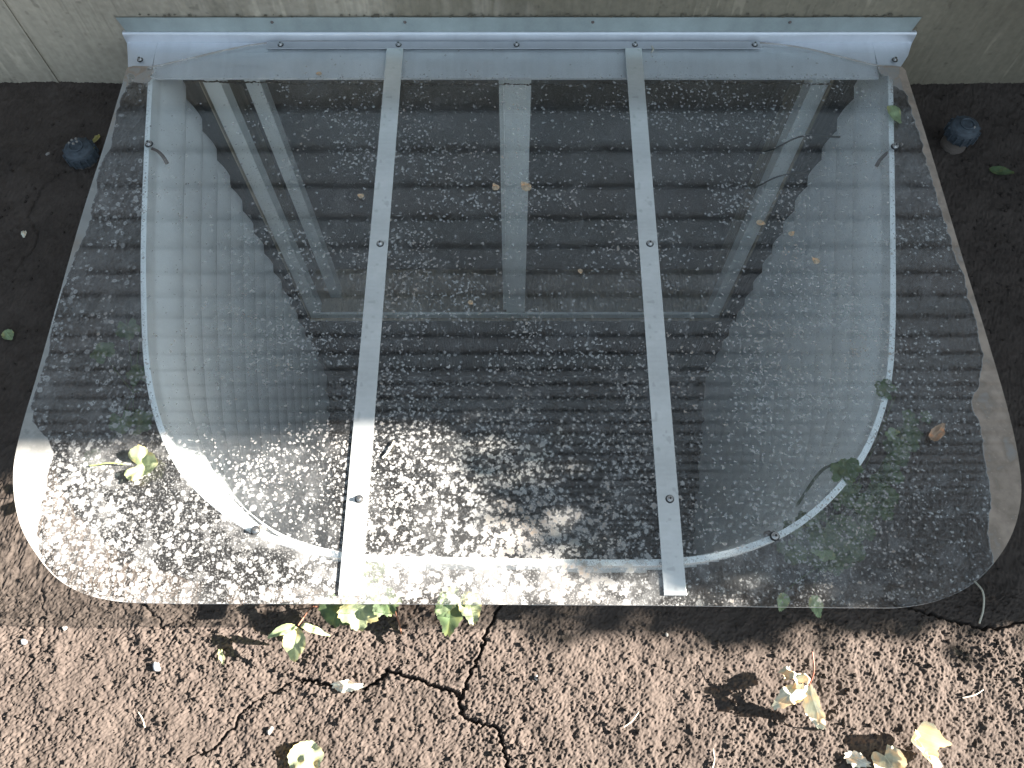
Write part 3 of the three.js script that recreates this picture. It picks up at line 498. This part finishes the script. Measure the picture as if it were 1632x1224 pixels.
{
  const t = thing('dry_leaf', 'large curled pale leaf standing on its edge with a red stalk, right of centre', 'leaf', [0.475, gy(0.475, 1.36) + 0.002, 1.36]);
  const a = part('blade', blade(0.085, 0.036, { teeth: 7, toothSize: 0.16, fold: 0.5, curl: -0.35, wave: 0.3, roll: 0.9 }), PALE, t); a.position.set(0.012, 0.056, -0.012); a.rotation.set(0.35, 0.22, 0.5);
  const b = part('blade', blade(0.062, 0.038, { teeth: 6, toothSize: 0.2, fold: 0.3, curl: -0.5, wave: 0.5, roll: 0.7 }), PALE, t); b.position.set(0.01, 0.056, -0.008); b.rotation.set(0.25, -1.15, 0.5);
  const c = part('blade', blade(0.05, 0.042, { lobes: 3, teeth: 7, toothSize: 0.18, fold: 0.3, curl: -0.3, wave: 0.5 }), PALE, t); c.position.set(0.008, 0.054, -0.004); c.rotation.set(-0.35, -2.65, 0.3);
  part('petiole', tube([[0.012, 0.060, -0.010], [0.017, 0.078, -0.032], [0.016, 0.085, -0.06]], 0.0014, 12, 5), new THREE.MeshStandardMaterial({ color: new THREE.Color(0.22, 0.08, 0.05), roughness: 0.6 }), t);
}
leafThing('dry_leaf', 'pale folded leaf propped up in the lower right corner, topmost of three', [0.655, gy(0.65, 1.42) + 0.03, 1.40], 0.35, blade(0.075, 0.062, { lobes: 3, teeth: 8, fold: 0.5, curl: 0.25, wave: 0.4, roll: 1.0 }), PALE, [0.35, -0.25], tube([[0, 0, 0.06], [0.001, -0.012, 0.075], [0.003, -0.022, 0.09]], 0.0013, 8, 5), stemMat);
leafThing('dry_leaf', 'pale green curled leaf at the bottom edge, middle of the three lower right', [0.60, gy(0.6, 1.44) + 0.014, 1.436], 0.5, blade(0.062, 0.055, { lobes: 3, teeth: 9, fold: 0.4, curl: 0.3, wave: 0.4, roll: 0.7 }), PALE, [0.15, 0.3]);
leafThing('dry_leaf', 'pale leaf fragment lying left of the two curled leaves lower right', [0.545, gy(0.55, 1.45) + 0.006, 1.452], 1.2, blade(0.042, 0.028, { teeth: 6, toothSize: 0.25, fold: 0.3, wave: 0.25 }), leafMat('bleached', [0.62, 0.60, 0.50], 0.2), [0, 0.25]);
leafThing('moss_scrap', 'small yellow-green scrap between the pale leaves lower right', [0.637, gy(0.64, 1.46) + 0.008, 1.455], 0.2, blade(0.025, 0.012, { teeth: 8, toothSize: 0.3, wave: 0.4 }), leafMat('lime', [0.30, 0.32, 0.02], 0.3), [0.3, 0.3]);
leafThing('fallen_leaf', 'round pale green leaf at the bottom edge of the sunlit soil, left', [-0.342, gy(-0.34, 1.46) + 0.012, 1.43], 0.15, blade(0.068, 0.066, { teeth: 10, fold: 0.1, curl: -0.05, wave: 0.15 }), leafMat('mint', [0.33, 0.38, 0.24], 0.3), [-0.1, 0.1]);
leafThing('fallen_leaf', 'small dark green leaf on shaded soil at the far right', [1.065, gy(1.08, 0.25) + 0.006, 0.26], 1.25, blade(0.05, 0.024, { teeth: 6, fold: 0.4, wave: 0.1 }), GREEN, [0, 0.2]);
leafThing('fallen_leaf', 'pale round leaf on dark soil at the far left edge', [-1.035, gy(-1.03, 0.67) + 0.006, 0.665], 0.8, blade(0.032, 0.026, { teeth: 6, wave: 0.2 }), SAGE);
leafThing('fallen_leaf', 'pale leaf scrap on dark soil left of the cover, nearer the wall', [-1.053, gy(-1.05, 0.43) + 0.005, 0.42], 0.2, blade(0.022, 0.012, { teeth: 5, toothSize: 0.3, wave: 0.3 }), leafMat('bleached', [0.62, 0.60, 0.50], 0.2));
leafThing('fallen_leaf', 'yellow leaf behind the left capped pipe beside the cover', [-0.945, gy(-0.95, 0.19) + 0.008, 0.165], 0.3, blade(0.045, 0.022, { teeth: 5, fold: 0.2, wave: 0.1 }), YELLOW, [-0.2, 0.2]);
leafThing('fallen_leaf', 'narrow olive leaf touching the left capped pipe', [-0.955, gy(-0.95, 0.2) + 0.02, 0.205], 0.9, blade(0.04, 0.016, { teeth: 5, fold: 0.2 }), leafMat('olive', [0.14, 0.15, 0.03], 0.3), [-0.2, 0]);
solo('plant_stalk', tube([[0, 0.012, 0], [0.006, 0.02, 0.02], [0.004, 0.012, 0.05], [-0.004, 0.004, 0.072]], 0.0018, 16, 5), paleStem, 'dry white stalk arching from under the right front corner of the cover', 'stalk', [0.822, gy(0.82, 1.2), 1.172]);
solo('plant_stalk', tube([[0, 0.055, -0.03], [0.02, 0.06, 0.004], [0.03, 0.03, 0.03], [0.031, -0.002, 0.045]], 0.0015, 18, 5), stemMat, 'thin brown stalk bent down to the soil beside the green weed in front', 'stalk', [-0.225, gy(-0.2, 1.24), 1.215]);
{
  const t = thing('grass_tuft', 'two short grass blades standing on sunlit soil in the lower left corner', 'grass', [-0.80, gy(-0.8, 1.39), 1.395]);
  for (const [a, l] of [[-0.35, 0.05], [0.25, 0.035]]) { const b = part('grass_blade', blade(l, 0.0055, { teeth: 1, toothSize: 0, fold: 0.6, curl: 0.3, wave: 0.02 }), LIGHT, t); b.rotation.set(-0.9, 2.8 + a, 0); }
}
// pebbles
const pebbleMat = new THREE.MeshStandardMaterial({ map: metalTex(771, [0.24, 0.22, 0.20], 0.3, 20, 20), roughness: 0.9 });
for (const [x, z, r, w] of [[-0.404, 1.418, 0.0075, 'white angular pebble on sunlit soil near the bottom, left of the round leaf'], [0.042, 1.334, 0.005, 'tiny white pebble on sunlit soil in front, at the centre'], [-0.782, 1.252, 0.0055, 'white pebble at the shade line by the left front corner'], [-0.848, 1.275, 0.006, 'grey pebble at the left edge just below the shade line'], [0.27, 1.262, 0.004, 'tiny white pebble below the front end of the right bar'], [-0.61, 1.315, 0.009, 'grey stone half sunk in sunlit soil, lower left'], [-0.88, 0.99, 0.005, 'small white pebble left of the rounded front corner'], [-1.05, 0.215, 0.005, 'small pale pebble left of the left capped pipe']]) {
  const g = mergeVertices(new THREE.IcosahedronGeometry(r, 2).deleteAttribute('normal').deleteAttribute('uv')), p = g.attributes.position, s = (rnd() * 1e4) | 0;
  for (let i = 0; i < p.count; i++) { const k = 0.5 + 0.75 * vnoise(p.getX(i) / r * 1.3 + s, p.getY(i) / r * 1.1 + p.getZ(i) / r, 3); p.setXYZ(i, p.getX(i) * k, p.getY(i) * k * 0.55, p.getZ(i) * k * 0.75); }
  g.computeVertexNormals(); metreUV(g);
  solo('pebble', g, w.startsWith('grey') ? clampMat : pebbleMat, w, 'pebble', [x, soilHeight(x, z, true) + r * 0.3, z], rr(0, 6));
}

// loose crumbs of soil and bits of straw, too many to count
{
  const g = mergeVertices(new THREE.IcosahedronGeometry(0.0025, 1).deleteAttribute('normal').deleteAttribute('uv')), p = g.attributes.position;
  for (let i = 0; i < p.count; i++) { const k = 0.65 + 0.6 * hash(i, 3, 8); p.setXYZ(i, p.getX(i) * k, p.getY(i) * k * 0.8, p.getZ(i) * k); }
  g.computeVertexNormals(); metreUV(g);
  const n = 5200, im = new THREE.InstancedMesh(g, soilMat, n), m = new THREE.Matrix4(), q = new THREE.Quaternion(); let k = 0;
  while (k < n) {
    const side = rnd() < 0.35, x = side ? (rnd() < 0.5 ? -1 : 1) * rr(0.86, 1.3) : rr(-1.1, 1.1), z = side ? rr(0.03, 1.2) : rr(1.2, 1.56); if (rnd() > 0.25 + 1.5 * smooth(0.45, 0.7, fbm(x * 9, z * 9, 3, 19))) continue;
    const s = 0.35 + 1.3 * Math.pow(rnd(), 3); q.setFromEuler(new THREE.Euler(rr(0, 6), rr(0, 6), rr(0, 6))); m.compose(new THREE.Vector3(x, soilHeight(x, z, true) + 0.001 * s, z), q, new THREE.Vector3(s * rr(0.8, 1.4), s, s)); im.setMatrixAt(k++, m);
  }
  im.name = 'soil_crumbs'; im.userData = { kind: 'stuff', label: 'loose crumbs of brown soil scattered over the ground', category: 'soil' }; shade(im); scene.add(im);
}
for (const [x, z, a, l, w] of [[0.20, 1.40, 0.7, 0.035, 'pale straw on sunlit soil below the right bar'], [-0.62, 1.40, 2.1, 0.028, 'pale straw on sunlit soil at lower left'], [0.33, 1.46, 1.4, 0.03, 'pale straw on the soil near the bottom, left of the curled leaves'], [0.78, 1.36, 0.3, 0.04, 'pale straw on sunlit soil at the right, above the lower right leaves']])
  solo('straw', tube([[-l / 2, 0, 0], [0, 0.002, 0.002], [l / 2, 0.0005, -0.001]], 0.0011, 8, 5, 0.0008), paleStem, w, 'straw', [x, soilHeight(x, z, true) + 0.0025, z], a);

// ---------------------------------------------------------------- weeds growing round the well under the cover
function weed(label, base, leaves) {                              // leaves: [x, y, z, length, turn, pitch, material, lobed]
  const t = thing('leafy_weed', label, 'weed', base);
  for (const [x, y, z, l, turn, pitch, m, lob] of leaves) {
    const g = blade(l, l * (lob ? 1.0 : 0.72), { lobes: lob ? 5 : 0, teeth: lob ? 11 : 9, toothSize: 0.13, fold: 0.2, curl: 0.04, wave: Math.abs(pitch) < 0.02 ? 0.02 : 0.16 }), b = part('leaf', g, m, t);
    b.position.set(x - base[0], y - base[1], z - base[2]); b.rotation.set(pitch, turn, 0, 'YXZ');
    part('stem', tube([[0, 0, 0], [(x - base[0]) * 0.55, (y - base[1]) * 0.35, (z - base[2]) * 0.5], [x - base[0], y - base[1] - 0.001, z - base[2]]], 0.0014, 10, 4, 0.0009), weedStem, b.parent);
  }
  return t;
}
weed('green weed with toothed leaves hanging out under the cover front, by the left bar', [-0.255, gy(-0.25, 1.19), 1.185], [
  [-0.285, 0.085, 1.205, 0.062, -0.35, 0.5, GREEN, 1], [-0.256, 0.095, 1.200, 0.070, 0.0, 0.42, LIGHT, 1], [-0.222, 0.10, 1.200, 0.052, 0.5, 0.4, GREEN, 1], [-0.24, 0.12, 1.19, 0.045, 2.6, 0.0, GREEN, 1], [-0.262, 0.118, 1.19, 0.05, 1.6, 0.05, GREEN, 1]]);
weed('green weed with one broad yellow-edged leaf under the cover front, left of centre', [-0.10, gy(-0.1, 1.19), 1.185], [[-0.098, 0.085, 1.198, 0.078, -0.15, 0.42, GREEN, 0], [-0.09, 0.09, 1.198, 0.055, -0.75, 0.3, SAGE, 0], [-0.075, 0.088, 1.20, 0.06, 0.2, 0.5, LIGHT, 0]]);
{
  const L = []; const put = (x, z, y, l, m = GREEN) => L.push([x, y, z, l, rr(0, 6.28), y > 0.115 ? 0 : rr(-0.35, 0.35), m, 1]);
  for (const [x, z] of [[0.575, 1.04], [0.60, 1.02], [0.555, 1.06], [0.62, 1.05]]) put(x + 0.02, z + 0.012, 0.1, rr(0.04, 0.055));
  for (let k = 0; k < 85; k++) put(0.455 + 0.085 * (rnd() + rnd()), 1.085 + 0.04 * (rnd() + rnd()), rr(0.07, 0.124), rr(0.02, 0.036), rnd() < 0.08 ? SAGE : GREEN);
  for (let k = 0; k < 40; k++) { const s = rnd(); put(0.61 + 0.11 * s + rr(0, 0.03), 1.06 - 0.20 * s + rr(0, 0.03), rr(0.085, 0.124), rr(0.02, 0.033), rnd() < 0.08 ? SAGE : GREEN); }
  L.push([0.565, 0.1297, 1.035, 0.05, 2.9, 0, GREEN, 1], [0.60, 0.1297, 1.02, 0.045, -2.4, 0, GREEN, 1], [0.69, 0.1297, 0.865, 0.042, -2.2, 0, GREEN, 1]);
  L.push([0.525, 0.03, 1.198, 0.04, 0.2, 0.3, SAGE, 0], [0.475, 0.035, 1.195, 0.034, -0.3, 0.25, SAGE, 0]);
  weed('bushy green weed pressed under the right front of the cover outside the rim', [0.56, gy(0.56, 1.14), 1.14], L);
}
{
  const L = []; for (const [x, z] of [[-0.72, 0.80], [-0.74, 0.86], [-0.72, 0.90], [-0.77, 0.66], [-0.75, 0.60], [-0.76, 0.94], [-0.78, 0.76]]) L.push([x, rr(0.02, 0.06), z, rr(0.04, 0.055), rr(0, 6), rr(-0.2, 0.2), GREEN, 1]);
  weed('low green weed showing dimly through the left side of the cover', [-0.75, gy(-0.75, 0.8), 0.8], L);
}
solo('grass_strand', tube([[0.60, 0.05, 0.965], [0.56, 0.07, 0.985], [0.525, 0.04, 1.03], [0.515, -0.03, 1.06]], 0.0032, 24, 5, 0.002), new THREE.MeshStandardMaterial({ color: new THREE.Color(0.05, 0.07, 0.04), roughness: 0.8 }), 'dark curved plant strand hanging inside the right front of the well', 'strand');
solo('vine_strand', tube([[0.735, 0.03, 0.19], [0.69, -0.06, 0.11], [0.665, -0.16, 0.06], [0.64, -0.22, 0.03]], 0.0028, 20, 5, 0.002), new THREE.MeshStandardMaterial({ color: new THREE.Color(0.025, 0.022, 0.018), roughness: 0.9 }), 'thin dark vine crossing in front of the right window jamb, upper one', 'vine');
solo('vine_strand', tube([[0.74, -0.18, 0.12], [0.70, -0.26, 0.07], [0.67, -0.36, 0.03]], 0.0026, 20, 5, 0.002), new THREE.MeshStandardMaterial({ color: new THREE.Color(0.025, 0.022, 0.018), roughness: 0.9 }), 'thin dark vine crossing in front of the right window jamb, lower one', 'vine');

// ---------------------------------------------------------------- two capped pipes standing out of the soil by the wall
const capMat = new THREE.MeshPhysicalMaterial({ map: metalTex(885, [0.045, 0.056, 0.068], 0.7, 20, 20), roughness: 0.65 }), pipeMat = new THREE.MeshStandardMaterial({ map: metalTex(881, [0.13, 0.105, 0.09], 0.35, 20, 20), roughness: 0.85 });
function cappedPipe(label, x, z, h, r, beads) {
  const t = thing('capped_pipe', label, 'pipe', [x, gy(x, z) - 0.02, z]);
  const pts = [[0, h + 0.024], [r * 0.45, h + 0.024], [r * 0.5, h + 0.021], [r * 0.82, h + 0.019], [r * 0.95, h + 0.012], [r, h], [r * 0.97, h - 0.012], [r * 0.85, h - 0.012]].map(([a, b]) => new THREE.Vector2(a, b + 0.02));
  const cap = part('cap', new THREE.LatheGeometry(pts, 32), capMat, t);
  for (let k = 0; k < 14; k++) { const a = (k / 14) * 6.283, g = new THREE.CylinderGeometry(0.0028, 0.0028, 0.022, 6); g.translate(Math.cos(a) * r, h + 0.02, Math.sin(a) * r); part('grip_rib', g, capMat, cap); }
  part('collar', (() => { const g = new THREE.TorusGeometry(r * 0.42, 0.0022, 6, 24); g.rotateX(HP); g.translate(0, h + 0.0445, 0); return g; })(), capMat, cap);
  part('pipe', (() => { const g = new THREE.CylinderGeometry(r * 0.8, r * 0.84, h + 0.01, 24); g.translate(0, (h + 0.01) / 2, 0); return g; })(), pipeMat, t);
  for (const [bx, bz] of beads) { const g = new THREE.IcosahedronGeometry(0.003, 1); g.translate(bx, h + 0.0445, bz); part('grit', g, pebbleMat, cap); }
}
cappedPipe('dark blue plastic cap on a short pipe beside the left edge of the cover', -0.960, 0.232, 0.022, 0.034, [[-0.012, -0.016], [-0.004, -0.02], [0.0, -0.012], [-0.016, -0.008], [-0.007, -0.006]]);
cappedPipe('grey-blue plastic cap on a taller pipe right of the cover by the wall', 1.005, 0.185, 0.046, 0.034, [[0.012, 0.01]]);

// ---------------------------------------------------------------- unseen bush added right of the frame, shaped to shade the right of the cover
{
  const t = thing('added_shrub', 'tall leafy bush added out of view on the right to cast shade', 'added_shrub', [2.85, 0, 0.5]);
  const lg = blade(0.075, 0.045, { teeth: 5, fold: 0.25, curl: -0.1, wave: 0.05, s: 5 }); const q = new THREE.Quaternion(), m = new THREE.Matrix4(), geos = [];
  const small = (() => { const g = new THREE.BufferGeometry(); const P = [[0, 0, 0], [0.02, 0.006, 0.02], [0.022, 0.004, 0.045], [0, -0.008, 0.075], [-0.022, 0.004, 0.045], [-0.02, 0.006, 0.02], [0, -0.002, 0.04]]; g.setAttribute('position', new THREE.Float32BufferAttribute(P.flat(), 3)); g.setAttribute('uv', new THREE.Float32BufferAttribute(P.flatMap(([x, , z]) => [0.5 + x / 0.05, z / 0.075]), 2)); g.setIndex([0, 6, 1, 1, 6, 2, 2, 6, 3, 3, 6, 4, 4, 6, 5, 5, 6, 0]); g.computeVertexNormals(); return g; })();
  const im = new THREE.InstancedMesh(small, GREEN, 36000); let k = 0;
  while (k < 36000) {
    const a = rr(-1.08, 1.08), b = rr(-1.08, 1.08), c = rr(-1, 1), d = Math.pow(Math.abs(a), 4) + Math.pow(Math.abs(b), 4) + Math.pow(Math.abs(c), 2.2);
    const lump = 0.94 + 0.12 * vnoise(a * 4 + c * 3, b * 4, 8); if (d > 1.3 * lump || (d > 0.7 && rnd() > (1.3 * lump - d) / 0.55) || (d < 0.25 && rnd() < 0.6)) continue;
    q.setFromEuler(new THREE.Euler(rr(-1, 1), rr(0, 6.28), rr(-1, 1))); const s = rr(0.5, 0.95);
    m.compose(new THREE.Vector3(c * 0.34, 0.60 + b * 0.99, a * 0.60), q, new THREE.Vector3(s, s, s)); im.setMatrixAt(k++, m);
  }
  im.name = 'crown'; im.userData.kind = 'stuff'; shade(im); t.add(im);
  for (const [dx, dz] of [[0.05, 0.02], [-0.06, 0.1], [0.02, -0.12]]) part('stem', tube([[dx, -0.02, dz], [dx * 2, 0.5, dz * 2], [dx * 3, 1.2, dz * 3]], 0.018, 12, 7, 0.006), new THREE.MeshStandardMaterial({ color: new THREE.Color(0.12, 0.085, 0.06), roughness: 0.9 }), t);
}

renderer.render(scene, camera);
